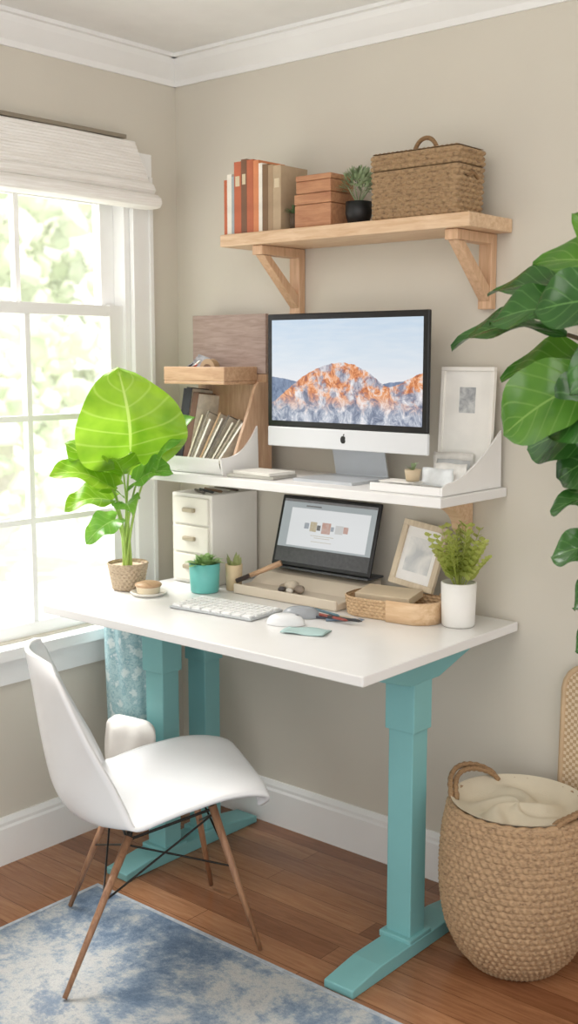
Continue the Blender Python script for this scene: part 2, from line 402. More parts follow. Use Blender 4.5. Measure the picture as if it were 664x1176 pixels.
def succ(x,y,z,label,leafm,n=26,L=.055,pot='#5b4a3a',pr=.02,ph=.03):
    root=thing('succulent_plant',label,'plant',(x,y,z))
    MB().lathe([(0,0),(pr*.8,0),(pr,ph),(pr*.86,ph),(pr*.8,ph*.8),(0,ph*.8)],24).done('pot',M(pot,.6),root,smooth=True)
    tuft('foliage',root,(0,0,ph*.85),n,L,L*.35,leafm)
succ(.6625,-.17,SZ+.001,'tiny dark green plant beside the shelf books',DGREEN,30,.034,pr=.015,ph=.045)
def shelfbasket():
    root=thing('wicker_basket','rectangular brown seagrass basket with lid and top handle','basket',(1.097,-.138,SZ+.001))
    W=weavemat('seagrass_brown','#6e5640','#a58865')
    b=MB(); woven(b,(0,.125),lambda v:(.132+.003*v,.062+.002*v,.012),9,36,.007,520,80); b.bx(-.128,.128,-.058,.058,.002,.12)
    b.done('body',W,root,smooth=True)
    l=MB(); woven(l,(.127,.168),lambda v:(.136,.065,.012),3,36,.007,520,28)
    def top(u,v):
        return Vector(((u*2-1)*.134,(v*2-1)*.063,.168+.0035*abs(math.sin(u*60))*abs(math.sin(v*28))+.003))
    l.grid(top,160,50); l.bx(-.13,.13,-.06,.06,.13,.168)
    l.done('lid',W,root,smooth=True)
    H=weavemat('handle_seagrass','#64492f','#8f6f4c')
    h=MB(); h.tube([(.036*math.cos(a)-.005,0,.168+.042*math.sin(a)) for a in [k/14*pi for k in range(15)]],.006,8); h.done('handle',H,root,smooth=True)
    h=MB(); h.tube([(.139,-.03+.06*k/10,.095+.012*math.sin(k/10*pi)) for k in range(11)],.005); h.done('handle',H,root,smooth=True)
shelfbasket()
# ------------------------------------------------------------------ monitor
def emis(nt,b,col,strength=1.0):
    nt.links.new(col,b.inputs['Emission Color']); b.inputs['Emission Strength'].default_value=strength
    b.inputs['Base Color'].default_value=(.01,.01,.01,1); b.inputs['Roughness'].default_value=.25
def screenmat():
    m,nt,b=_new('mountain_wallpaper')
    t=nt.nodes.new('ShaderNodeTexCoord'); sp=nt.nodes.new('ShaderNodeSeparateXYZ'); nt.links.new(t.outputs['UV'],sp.inputs[0])
    u,v=sp.outputs[0],sp.outputs[1]
    g=lambda x:(x,x,x,1)
    main=ramp(nt,u,[(0,g(.16)),(.08,g(.27)),(.17,g(.39)),(.25,g(.47)),(.33,g(.53)),(.42,g(.575)),(.5,g(.585)),(.58,g(.56)),(.66,g(.50)),(.73,g(.41)),(.79,g(.34)),(.86,g(.38)),(.94,g(.46)),(1,g(.49))],'B_SPLINE')
    far=ramp(nt,u,[(0,g(.44)),(.1,g(.42)),(.2,g(.39)),(.35,g(.3)),(.7,g(.36)),(.8,g(.40)),(.92,g(.42)),(1,g(.46))])
    uv=coords(nt,'UV',(1.6,1,1))
    nz=tnoise(nt,uv,16,8,.6); nzz=math_(nt,'MULTIPLY',math_(nt,'SUBTRACT',nz,.5),.045)
    hm=math_(nt,'ADD',main,nzz); hf=math_(nt,'ADD',far,math_(nt,'MULTIPLY',nzz,.7))
    mm=math_(nt,'LESS_THAN',v,hm); mf=math_(nt,'LESS_THAN',v,hf)
    sky=ramp(nt,v,[(.35,'#e6e6ea'),(.6,'#cddbe8'),(1,'#b4cde4')])
    cl=tnoise(nt,coords(nt,'UV',(2,7,1)),3,5); sky=mixc(nt,math_(nt,'MULTIPLY',cl,.5),sky,'#f2f2f2')
    rock=tnoise(nt,coords(nt,'UV',(2.2,1,1),(0,0,.6)),7,12,.76,.7)
    big=tnoise(nt,coords(nt,'UV',(1.6,1,1)),6,4,.6)
    rc=ramp(nt,rock,[(.36,'#75504e'),(.43,'#ad6142'),(.49,'#da8850'),(.54,'#eeb083'),(.59,'#ebd4cb'),(.65,'#efe6e6')])
    cool=ramp(nt,rock,[(.36,'#5c6880'),(.45,'#8c95aa'),(.54,'#c6cbd6'),(.62,'#f0eef0')])
    rc=mixc(nt,ramp(nt,big,[(.47,g(0)),(.57,g(.9))]),rc,cool)
    lowf=ramp(nt,math_(nt,'ADD',v,math_(nt,'MULTIPLY',math_(nt,'SUBTRACT',rock,.5),.6)),[(.10,g(1)),(.28,g(0))])
    rc=mixc(nt,lowf,rc,cool)
    fc=ramp(nt,rock,[(.35,'#4a5c7c'),(.6,'#8798b4')])
    c=mixc(nt,mf,sky,fc); c=mixc(nt,mm,c,rc); emis(nt,b,c,.9); return m
def monitor():
    root=thing('desktop_computer','slim all-in-one desktop computer showing an orange mountain picture','computer',(.843,-.16,PZ+.001))
    hw=.288; z0,zc,z1=.087,.146,.478
    MB().bx(-hw,hw,-.006,.006,zc,z1).done('bezel',BLACK,root,bev=.004)
    c=MB(); c.bx(-hw,hw,-.0062,.006,z0,zc); c.done('chin',M('#e0e2e5',.35,metal=.1,var=.01),root,bev=.003)
    b=MB()
    def back(u,v):
        x=(u*2-1); z=(v*2-1); k=max(0,1-x*x)*max(0,1-z*z)
        return Vector((x*hw*.995,.006+.045*k**.6,(z0+z1)/2+z*(z1-z0)/2*.995))
    b.grid(back,24,18); b.done('back_shell',ALU,root,smooth=True)
    s=MB(); s.grid(lambda u,v:Vector((-hw+.018+(2*hw-.036)*u,-.0068,zc+.018+(z1-zc-.036)*v)),2,2); s.done('screen',screenmat(),root,recalc=False)
    st=MB()
    st.bx(-.11,.1,-.095,.085,0,.006)
    pts=[(.085,0.003),(.085,.01),(.075,.05),(.062,.1),(.05,.17),(.046,.2)]
    st.grid(lambda u,v:Vector((-.095+.19*u,pts[int(round(v*5))][0],pts[int(round(v*5))][1])),6,6)
    st.done('stand',M('#c4c8cd',.35,metal=.15,var=.02),root,solid=.004)
    lg=MB(); pts=[]
    for k in range(40):
        a=k/40*2*pi; r=.0105*(1+.09*math.cos(2*a+pi)-.10*math.exp(-((a-pi/2)/.3)**2)-.06*math.exp(-((a-3*pi/2)/.25)**2))
        x=r*math.cos(a)*.98; z=r*math.sin(a)
        dx,dz=x-.0125,z-.001
        if math.hypot(dx,dz)<.0055:
            l=math.hypot(dx,dz); x=.0125+dx/l*.0055*.999; z=.001+dz/l*.0055; 
        pts.append((x,-.0068,.117+z))
    lg.poly(pts); lg.leaf((.0005,-.0069,.128),(.0045,-.0069,.134),(0,-1,0),.0045,'x',nl=6,nw=3)
    lg.done('emblem',M('#101012',.4),root,recalc=False)
monitor()
# ------------------------------------------------------------------ desktop organiser on shelf
BRN=wood('weathered_brown_wood','#8b766c','#ae998d',0,.6,12)
TAN=wood('tan_side_wood','#b58f72','#cfae8f',2,.5)
OAKT=wood('tray_oak','#b18a68','#cfac8b',0,.5)
def organiser():
    X0,X1=.155,.475; cx=(X0+X1)/2
    root=thing('desk_organizer','tiered wood and white desk organizer with trays','organizer',(cx,-.16,PZ+.001)); h=(X1-X0)/2
    MB().bx(-h+.0,h+.0,.075,.09,.30,.485).done('back_panel',BRN,root,bev=.002)
    MB().bx(-h+.02,h-.001,.078,.088,.008,.299).done('lower_back_panel',TAN,root,bev=.001)
    t=MB(); t.bx(-h+.02,h-.035,-.075,.0745,.268,.278).bx(-h+.02,h-.035,-.075,-.065,.2782,.322).bx(-h+.02,-h+.03,-.0648,.0745,.2782,.322).bx(h-.045,h-.035,-.0648,.0745,.2782,.322)
    t.done('upper_tray',OAKT,root,bev=.002)
    pts=[(h,-.08,.0),(h,.09,.0),(h,.09,.275)]
    for k in range(9):
        q=k/8; pts.append((h,.03-.11*q**.8+.02*math.sin(pi*q),.275-.225*q**1.5))
    MB().poly(pts,(.012,0,0)).done('side_panel',TAN,root,bev=.002)
    w=MB(); w.bx(-h,h-.002,-.13,.07,0,.008)
    w.grid(lambda u,v:V(-h+(2*h+.010)*u,-.13-.018*math.sin(v*pi*.6),.05*v),2,8)
    for xx in (-h-.005,h+.013):
        pts=[(xx,-.14,0),(xx,-.148,.05)]
        for k in range(13):
            q=k/12; pts.append((xx,-.135+.15*q,.052+.09*q**2.4))
        pts+=[(xx,.02,0)]; w.poly(pts,(.006,0,0))
    w.done('lower_tray',M('#f0efec',.4,var=.01),root)
organiser()
def slab(name,label,cat,c,d,rot,col,group=None,pages=True):
    root=thing(name,label,cat,c,rot,group)
    w,t,h=d
    k=MB(); k.bx(-w/2,w/2,-t/2,-t/2+.002,0,h).bx(-w/2,w/2,t/2-.002,t/2,0,h).bx(-w/2,-w/2+.002,-t/2+.0021,t/2-.0021,0,h); k.done('cover',M(col,.55,var=.15,scale=18),root)
    MB().bx(-w/2+.0021,w/2-.004,-t/2+.0021,t/2-.0021,.003,h-.003).done('pages',M('#e6dfd0',.9,var=.12,scale=60),root)
    return root
z=PZ+.013
for (x,y,c,lab,hh,r) in [(.178,-.13,'#15171b','black ring binder leaning in the organizer',.235,.10),(.206,-.15,'#1d2026','slim black folder leaning in the organizer',.24,.12),(.234,-.15,'#6b4a38','brown leather folder leaning in the organizer',.225,.14)]:
    slab('folder',lab,'folder',(x,y-.0,z+.002),(.024,.11,hh),(-.10,r,0),c,'folders in the desk organizer')
for i,(c,hh) in enumerate([('#d9d0b8',.15),('#8f8878',.165),('#f0ece2',.140),('#b99a78',.165),('#ece6da',.148),('#6f665c',.162),('#e3dccd',.14),('#a59a88',.155),('#f1ede4',.145)]):
    slab('magazine','worn magazine leaning in the lower organizer tray','magazine',(.262+.0165*i,-.175-.004*(i%3),z+.002),(.006,.12,hh),(-.3,.20+.038*i,.12),c,'magazines in the desk organizer')
def uppertray():
    z=PZ+.280
    root=thing('tape_roll','beige roll of tape standing in the wooden tray','tape',(.35,-.205,z))
    mb=MB(); mb.grid(lambda u,v:V((.034 if .25<v<.75 else .018)*math.cos(u*2*pi),(-.012 if v<.5 else .012)*(1),.034+(.034 if .25<v<.75 else .018)*math.sin(u*2*pi)),28,5,closeu=True)
    mb.cyl((0,-.011,.034),(0,.011,.034),.0335,seg=28); mb.done('tape',M('#a5896a',.6),root)
    MB().cyl((0,-.0125,.034),(0,.0125,.034),.018,seg=24).done('core',M('#6b4f38',.7),root)
    for i,(x,r,c) in enumerate([(.21,.5,'#2b2f38'),(.22,.45,'#b8442f'),(.235,.6,'#d9d4c8'),(.25,.4,'#6d7f8c'),(.265,.65,'#3b3b3b')]):
        o=MB(); o.cyl((0,0,0),(.09*math.cos(r),0,.09*math.sin(r)),.004,seg=8); o.cyl((.09*math.cos(r),0,.09*math.sin(r)),(.1*math.cos(r),0,.1*math.sin(r)),.004,.001,seg=8)
        o=o.done('pen',M(c,.4),None,smooth=False,loc=(x-.01,-.215+.006*i,z+.006)); tag(o,'pen lying in the upper wooden tray','pen','pens in the upper tray')
    o=MB()
    for k in range(4): o.box((k*.004,0,.032+k*.004),(.085,.002,.06),rx(-.3)@ry(.12*k-.1))
    tag(o.done('photo_stack',M('#8f8f92',.6,var=.6,scale=50),None,loc=(.25,-.14,z),rot=(0,0,.1)),'small stack of dark photo cards in the upper tray','cards')
uppertray()
def shelfpapers():
    for i,(x,y,w,d,c,a) in enumerate([(.595,-.24,.17,.12,'#b9b6ad',.1),(.605,-.24,.15,.11,'#dddad2',-.05)]):
        o=MB().bx(-w/2,w/2,-d/2,d/2,0,.009).done('notebook',M(c,.6),None,loc=(x,y,PZ+.001+.0095*i),rot=(0,0,a),bev=.001); tag(o,'thin grey notebook lying flat on the raised shelf','notebook','notebooks on the raised shelf')
shelfpapers()
def pframe(name,label,loc,rot,w,h,fr,fcol,matcol,pic,pw,ph,pz,thick=.015):
    root=thing(name,label,'picture',loc,rot)
    f=MB(); f.bx(-w/2,w/2,-thick,0,0,fr).bx(-w/2,w/2,-thick,0,h-fr,h).bx(-w/2,-w/2+fr,-thick,0,fr+.0002,h-fr-.0002).bx(w/2-fr,w/2,-thick,0,fr+.0002,h-fr-.0002); f.done('frame',fcol,root,bev=.001)
    MB().bx(-w/2+fr,w/2-fr,-thick*.5,-.001,fr,h-fr).done('mat_board',matcol,root)
    MB().bx(-pw/2,pw/2,-thick*.5-.001,-thick*.5+.0005,pz-ph/2,pz+ph/2).done('picture',pic,root)
    return root
def picmat(name,stops,scale=9):
    m,nt,b=_new(name); n=tnoise(nt,coords(nt),scale,3,.5,.5); nt.links.new(ramp(nt,n,stops),b.inputs['Base Color']); b.inputs['Roughness'].default_value=.3; return m
pframe('framed_print','white picture frame with wide mat and tiny grey picture',(1.178,-.05,PZ+.001),(-.06,0,0),.168,.325,.011,M('#f6f3ec',.4),M('#f6f4ee',.8),picmat('grey_print',[(.4,'#a3a6aa'),(.6,'#d4d6d5')],40),.05,.07,.235)
def filetray():
    root=thing('file_holder','white angled paper holder with curved sides','paper holder',(1.155,-.17,PZ+.001))
    w=MB()
    w.bx(-.11,.1115,-.12,.1,0,.006)
    pts=[(.112,-.14,0),(.112,-.14,.022)]
    for k in range(9):
        t=k/8; pts.append((.112,-.12+.27*t,.03+.125*t**1.7))
    pts+= [(.112,.155,0)]; w.poly(pts,(.006,0,0))
    w.bx(-.11,.1115,-.14,-.134,0,.022)
    w.done('holder_body',M('#f0efed',.35,var=.01),root,bev=.001)
filetray()
for i,(x,y,h,w_,a,lean,c) in enumerate([(1.16,-.095,.085,.12,.1,-.30,'#e6e4df'),(1.175,-.125,.07,.11,-.05,-.35,'#c9ccce'),(1.19,-.155,.062,.10,.1,-.4,'#f2f0ec'),(1.17,-.185,.05,.1,.0,-.45,'#dfe3e5')]):
    o=MB(); o.grid(lambda u,v:V((u-.5)*w_+.004*math.sin(v*5),.004*math.sin(u*8+i),h*v),14,6)
    tag(o.done('envelope',M(c,.5,var=.12,scale=30),None,smooth=True,solid=.0015,loc=(x,y,PZ+.011),rot=(lean,0,a)),'pale envelope leaning in the white paper holder','envelope','envelopes in the paper holder')
o=MB()
for k in range(6): o.box((random.uniform(-.004,.004),random.uniform(-.004,.004),.002+k*.003),(.1,.06,.0022),rz(random.uniform(-.1,.1)))
tag(o.done('paper_stack',M('#f1efea',.8),None,loc=(1.105,-.255,PZ+.009)),'short stack of loose white papers','papers')
succ(1.145,-.255,PZ+.029,'little succulent in a round beige pot on papers',SAGE,18,.025,'#cbb89a',.022,.03)
# ------------------------------------------------------------------ desk items
def cabinet():
    root=thing('drawer_cabinet','white tabletop drawer cabinet with three drawers','cabinet',(.283,-.12,DZ+.001))
    C=M('#ece9e2',.5,var=.02); D=M('#e3dfd4',.5,var=.03)
    w,d,h=.178,.215,.29
    MB().bx(-w/2,w/2,-d/2+.004,d/2,0,h).done('body',C,root,bev=.003)
    for k in range(3):
        z0=.012+k*.091; q=MB().bx(-w/2+.01,w/2-.01,-d/2-.006,-d/2+.006,z0,z0+.085).done('drawer',D,root,bev=.003)
        hm=MB(); hm.bx(-.026,.026,-d/2-.018,-d/2-.005,z0+.038,z0+.052)
        hm.done('handle',M('#a89d88',.35,metal=.5),q,bev=.004)
    for i in range(5):
        mb=MB(); mb.cyl((-.05,0,.004),(.05,0,.004),.004,seg=8); mb.cyl((.05,0,.004),(.06,0,.004),.004,.001,seg=8)
        tag(mb.done('pen',M(['#4a4138','#2f3338','#8a6a4c','#c9c4b8','#5c4a3c'][i],.4),None,loc=(.285+.004*i,-.19+.026*i,DZ+.292),rot=(0,0,-.5+.12*i)),'pen lying on top of the drawer cabinet','pen','pens on the drawer cabinet')
cabinet()
def tealcup():
    root=thing('planter_cup','turquoise cup holding a small succulent','planter',(.398,-.285,DZ+.001))
    MB().lathe([(0,0),(.041,0),(.044,.004),(.048,.09),(.044,.09),(.042,.07),(0,.07)],36).done('cup',M('#6bbdb6',.4),root,smooth=True)
    mb=MB(); L=leafmat('succulent_leaves','#85b06c','#b2cf8a','#c9dba8',3)
    for i in range(40):
        a=random.uniform(0,2*pi); e=random.uniform(.3,1.3); d=V(math.cos(a)*math.cos(e),math.sin(a)*math.cos(e),math.sin(e)); b=V(0,0,.072)+V(d.x,d.y,0)*.022
        mb.leaf(b,b+d*.05,(.1,.1,1),.028,'ovate',curl=.2,nl=6,nw=5)
    mb.done('foliage',L,root,smooth=True,recalc=False)
tealcup()
def beigecup():
    root=thing('pencil_cup','tan textured cup holding a few olive leaves','cup',(.447,-.205,DZ+.001))
    MB().lathe([(0,0),(.024,0),(.027,.08),(.023,.08),(.022,.01),(0,.01)],28).done('cup',M('#d8c29c',.6,var=.1,bmp=.5),root,smooth=True)
    s=MB()
    for i in range(7):
        a=random.uniform(0,2*pi); b=V(.008*math.cos(a),.008*math.sin(a),.055); s.leaf(b,b+V(.02*math.cos(a),.02*math.sin(a),random.uniform(.04,.065)),(.2,.1,1),.02,'ovate',nl=6,nw=4)
    s.done('foliage',leafmat('olive_leaves','#8d9a5c','#b3b983','#c7cb9b',3),root,recalc=False)
beigecup()
def lapstand():
    root=thing('laptop_stand','cream wedge-shaped laptop stand with front tray','stand',(.682,-.115,DZ+.001))
    b=MB(); hw=.200
    b.poly([(-hw,-.13,0),(-hw,-.13,.03),(-hw,-.122,.03),(-hw,-.12,.02),(-hw,-.05,.024),(-hw,.0,.052),(-hw,.09,.066),(-hw,.09,0)],(2*hw,0,0))
    b.done('stand_body',M('#dccfbc',.5,var=.02),root,bev=.003)
lapstand()
def laptop():
    hx=.708; root=thing('laptop','open black laptop showing a web page','laptop',(hx,-.085,DZ+.071))
    MB().bx(-.19,.19,-.03,.05,-.0,.007).done('keyboard_base',M('#55585c',.35,metal=.4),root,bev=.002)
    R=Matrix.Translation((0,-.02,.007))@rx(-.28)
    W,H=.192,.222
    def q(x,y,z): return R@Vector((x,y,z))
    l=MB(); l.box(R@Vector((0,0,H/2)),(2*W,.008,H),R.to_3x3().to_4x4()); l.done('lid',BLACK,root,bev=.004)
    m,nt,b=_new('web_page_background'); c=mixc(nt,tnoise(nt,coords(nt),3,2),'#b4babc','#8f9899'); emis(nt,b,c,.8)
    def em(h,s=.8,amt=1):
        m,nt,b=_new('screen_'+h.strip('#')); c=mixc(nt,math_(nt,'MULTIPLY',tnoise(nt,coords(nt),90,4,.7),amt),h,'#c9c4bc'); emis(nt,b,c,s); return m
    mats=[m,em('#222427',.8,.12),em('#e2e4e5',.8,0),em('#b5664e'),em('#5a7a98'),em('#4d4d50',.8,.3),em('#c9cdd0'),em('#b09a60')]
    s=MB()
    def rect(x0,x1,z0,z1,mi,e):
        s.mi=mi; vs=[q(x0,-.0045-e,z0),q(x1,-.0045-e,z0),q(x1,-.0045-e,z1),q(x0,-.0045-e,z1)]; s.poly(vs)
    a=W-.012
    rect(-a,a,.014,H-.012,0,0); rect(-a,a,H-.02,H-.012,5,.0003); rect(-a,a,.014,.060,1,.0003)
    rect(-a+.035,a-.02,.066,H-.038,2,.0003)
    rect(-.09,-.03,H-.032,H-.028,5,.0006)
    xs=-.085
    for k,(w,z0,hh) in enumerate([(.018,.122,.018),(.026,.115,.03),(.014,.12,.016),(.034,.112,.034),(.012,.122,.014),(.03,.116,.026),(.018,.12,.02)]):
        rect(xs,xs+w,z0,z0+hh,(4,7,5,3,4,6,3)[k],.0006); xs+=w+(.001 if k%2 else .005)
    for k,(wd,zz) in enumerate([(.09,.102),(.06,.096),(.08,.084)]): rect(-.01-wd/2,-.01+wd/2,zz,zz+.0014,7,.0006)
    s.done('screen',mats,root,recalc=False)
laptop()
def desk_small():
    root=thing('wooden_brush','tan handled brush lying across the stand','brush',(.53,-.195,DZ+.062),(0,-.42,.35))
    MB().cyl((-.03,0,0),(.09,0,0),.007,.009,seg=12).done('handle',OAKT,root,smooth=True)
    MB().box((-.045,0,0),(.05,.022,.014)).done('bristles',M('#3a2f2a',.8),root,bev=.003)
    for i,(x,y,r,c) in enumerate([(.65,-.2,.014,'#a3937e'),(.675,-.195,.022,'#c9bca8'),(.712,-.205,.016,'#8d7f72'),(.658,-.222,.011,'#4a4341'),(.69,-.224,.010,'#d9d2c6')]):
        mb=MB(); mb.ball((0,0,r*.8),r,(1.2,.9,.8),2)
        for v in mb.bm.verts: v.co+=noise.noise_vector(v.co*60+V(i,0,0))*.003
        o=mb.done('pebble',M(c,.5,var=.2,scale=60),None,smooth=True,loc=(x,y,DZ+.024)); tag(o,'small smooth pebble in the stand tray','stone','pebbles in the stand tray')
    root=thing('keyboard','compact white keyboard lying on the desk','keyboard',(.625,-.43,DZ+.001),(0,0,.08))
    MB().bx(-.15,.15,-.075,.075,0,.007).done('case',M('#b4b8ba',.4,var=.01),root,bev=.003)
    K=M('#f4f4f3',.5,var=.01)
    k=MB()
    for r in range(5):
        n=13 if r!=0 else 8
        for c in range(n):
            wd=.29/n
            w=wd*.80; x=-.145+wd*(c+.5)
            k.box((x,-.057+r*.0285,.0095),(w,.0215,.006))
    o=k.done('keys',K,root); o['kind']='stuff'
    def mouse(x,y,r,col,lab):
        root=thing('computer_mouse',lab,'mouse',(x,y,DZ+.001),(0,0,r))
        def f(u,v):
            a=u*2*pi; e=v*pi/2; return V(.03*math.cos(a)*math.cos(e)**.7,.054*math.sin(a)*math.cos(e)**.7,.03*math.sin(e)**.9)
        MB().grid(f,32,10,closeu=True).done('mouse_body',M(col,.25),root,smooth=True)
        MB().bx(-.004,.004,.02,.036,.0215,.028).done('scroll_wheel',M('#7e8286',.4),root,bev=.001)
    mouse(.87,-.45,-1.1,'#e6e7e8','rounded white computer mouse on the desk')
    mouse(.845,-.355,-1.0,'#a2a6ab','silver grey computer mouse beside the keyboard')
    o=MB()
    def cl(u,v): return V((u-.5)*.12,(v-.5)*.07,.002+.002*math.sin(u*7+v*4))
    o.grid(cl,14,10); tag(o.done('cloth',M('#a9c2c0',.9,var=.08),None,smooth=True,loc=(.97,-.485,DZ+.002),rot=(0,0,.35),solid=.002),'pale teal folded cleaning cloth on the desk','cloth')
    for i,(x,y,a,c) in enumerate([(.93,-.33,.3,'#4a4f5c'),(.95,-.345,-.1,'#8c3f35'),(.97,-.32,.7,'#6c7f92'),(.985,-.34,.15,'#2b2b2e'),(.92,-.315,.5,'#c2a37a'),(.90,-.31,-.2,'#5f7a86'),(.955,-.30,.05,'#b9b2a2')]):
        mb=MB(); mb.cyl((-.05,0,.004),(.045,0,.004),.004,seg=8); mb.cyl((.045,0,.004),(.056,0,.004),.004,.001,seg=8)
        tag(mb.done('pen',M(c,.4),None,loc=(x,y,DZ+.001+.0085*(i%2)),rot=(0,0,a)),'pen lying loose on the desk','pen','pens on the desk')
    o=MB().lathe([(0,0),(.045,0),(.056,.01),(.053,.011),(.044,.004),(0,.004)],36).done('saucer',M('#ece8df',.35),None,smooth=True,loc=(.3,-.43,DZ+.001)); tag(o,'small pale saucer near the potted plant','dish')
    root=thing('round_brush','round wooden scrubbing brush resting on a saucer','brush',(.3,-.43,DZ+.006))
    mb=MB(); mb.ball((0,0,.026),.042,(1,1,.28),3); mb.done('handle',wood('brush_wood','#a98765','#cfac88',0),root,smooth=True)
    MB().cyl((0,0,.002),(0,0,.022),.034,.038,seg=28).done('bristles',M('#e0d3ba',.9,bmp=1,bscale=300),root)
desk_small()
def wtray():
    root=thing('wicker_tray','oval wicker tray with a smooth pale wood end','tray',(1.035,-.17,DZ+.001),(0,0,.12))
    b=MB(); woven(b,(.0,.055),lambda v:(.135+.006*v,.072+.004*v,.06),6,46,.004,420,50); b.bx(-.11,.11,-.05,.05,.002,.008); b.done('tray_body',weavemat('tray_wicker','#a08060','#cdae88',90),root,smooth=True)
    b=MB(); b.grid(lambda u,v:V(rrp(.12+u*.36,.147,.083,.065)[0][0],rrp(.12+u*.36,.147,.083,.065)[0][1],.0+.060*v),80,4); b.done('wood_end',wood('band_wood','#cfa97f','#e6c7a2',0),root,smooth=True,solid=.004)
wtray()
o=MB().bx(-.085,.085,-.045,.045,0,.022).done('book',M('#d6c4a8',.7,var=.1),None,loc=(1.01,-.165,DZ+.045),rot=(.12,0,.15),bev=.002); tag(o,'tan clothbound book lying in the wicker tray','book')
pframe('framed_photo','cream wood photo frame leaning back behind the wicker tray',(1.03,-.083,DZ+.064),(-.28,.12,-.0),.15,.19,.017,wood('cream_frame','#cdbba0','#e2d3ba',2),M('#f6f5f3',.7),picmat('pale_print',[(.35,'#c9cdd0'),(.6,'#f2f2f0')],14),.085,.10,.095)
def fernpot():
    root=thing('potted_fern','leafy yellow-green fern in a white pot','plant',(1.232,-.155,DZ+.001))
    MB().lathe([(0,0),(.042,0),(.045,.004),(.048,.118),(.043,.12),(.04,.1),(0,.1)],40).done('pot',M('#e9e7e2',.4,var=.02),root,smooth=True)
    mb=MB(); 
    for i in range(36):
        a=random.uniform(0,2*pi); e=random.uniform(.92,1.5); L=random.uniform(.11,.19)
        d=V(math.cos(a)*math.cos(e)*.9,math.sin(a)*math.cos(e)*.9,math.sin(e)); b=V(d.x*.02,d.y*.02,.1)
        pts=[b+d*L*t+V(d.x,d.y,0)*.02*t*t-V(0,0,.01)*t*t for t in [k/8 for k in range(9)]]
        mb.tube(pts,.0013,4)
        for k in range(2,9):
            p=pts[k]; s=d.cross(V(0,0,1))
            s=s.normalized() if s.length>.05 else V(1,0,0)
            for sg in (-1,1):
                l=.038*(1-.07*k)
                mb.leaf(p,p+(s*sg+d*.9+V(0,0,random.uniform(-.2,.3))).normalized()*l,(d.x*.3,d.y*.3,1),.018,'x',nl=4,nw=3)
    mb.done('foliage',leafmat('fern_leaves','#b1bd58','#d3dc84','#dee6a4',3,.3),root,recalc=False)
fernpot()
# ------------------------------------------------------------------ big lime plant on desk
def limeplant():
    root=thing('potted_plant','lime green large-leaved plant in a woven pot','plant',(.185,-.41,DZ+.001))
    p=MB(); woven(p,(0,.085),lambda v:(.046+.016*v,.046+.016*v,.0459+.016*v),9,24,.003,200,60); p.lathe([(0,.003),(.05,.003)],32); p.lathe([(.0,.072),(.058,.074)],32)
    p.done('pot',weavemat('plant_pot_weave','#8f7c68','#b8a58c',110),root,smooth=True)
    LM=leafmat('lime_leaves','#74a622','#a2ca3c','#c5de76',6,.42,.45,.3); LG=leafmat('green_leaves','#559838','#8abb4c','#b3d584',6,.38,.35,.3)
    s=MB(); a=MB(); g=MB()
    def stem(p0,p1,r=.0035):
        p0=V(*p0);p1=V(*p1)
        pts=[p0*(1-t)**2+V(p0.x*.3+p1.x*.2,p0.y*.3+p1.y*.2,(p0.z+p1.z)*.62)*2*t*(1-t)+p1*t*t for t in [k/10 for k in range(11)]]
        s.tube(pts,lambda v:r*(1.3-.6*v),8)
    face=V(.55,-.8,.25)
    def lf(mb,b,t,w,up=face,kind='heart',curl=.14,fold=.25,ruff=.010,bend=0):
        stem((0+random.uniform(-.012,.012),random.uniform(-.012,.012),.07),b); mb.leaf(b,t,up,w,kind,curl=curl,fold=fold,ruff=ruff,nl=22,nw=15,bend=bend)
    lf(a,(.01,.01,.43),(.03,-.05,.685),.33,up=(.62,-.62,.5),kind='round',curl=.24,fold=.5,ruff=.022,bend=.04)
    lf(g,(.07,.05,.40),(.20,.10,.54),.16,up=(.1,-.75,.7),bend=.05)
    lf(a,(-.04,-.03,.35),(-.09,-.16,.46),.14,up=(.5,-.7,.5))
    lf(a,(-.01,-.05,.32),(-.06,-.24,.38),.17,up=(.5,-.2,.9))
    lf(a,(-.02,-.04,.28),(-.05,-.20,.27),.12,up=(.4,-.3,.9))
    lf(g,(.05,.0,.34),(.17,.03,.38),.14,up=(.2,-.6,.9))
    lf(g,(-.02,-.03,.22),(-.03,-.14,.16),.09,up=(.5,-.5,.6))
    lf(a,(.0,-.01,.36),(.06,-.12,.42),.13,up=(.3,-.6,.7))
    lf(g,(.02,-.02,.27),(.11,-.08,.26),.09,up=(.3,-.5,.8))
    s.done('stem',M('#9dbb5a',.5,var=.1),root,smooth=True)
    a.done('lime_leaf_blades',LM,root,smooth=True,recalc=False); g.done('green_leaf_blades',LG,root,smooth=True,recalc=False)
limeplant()
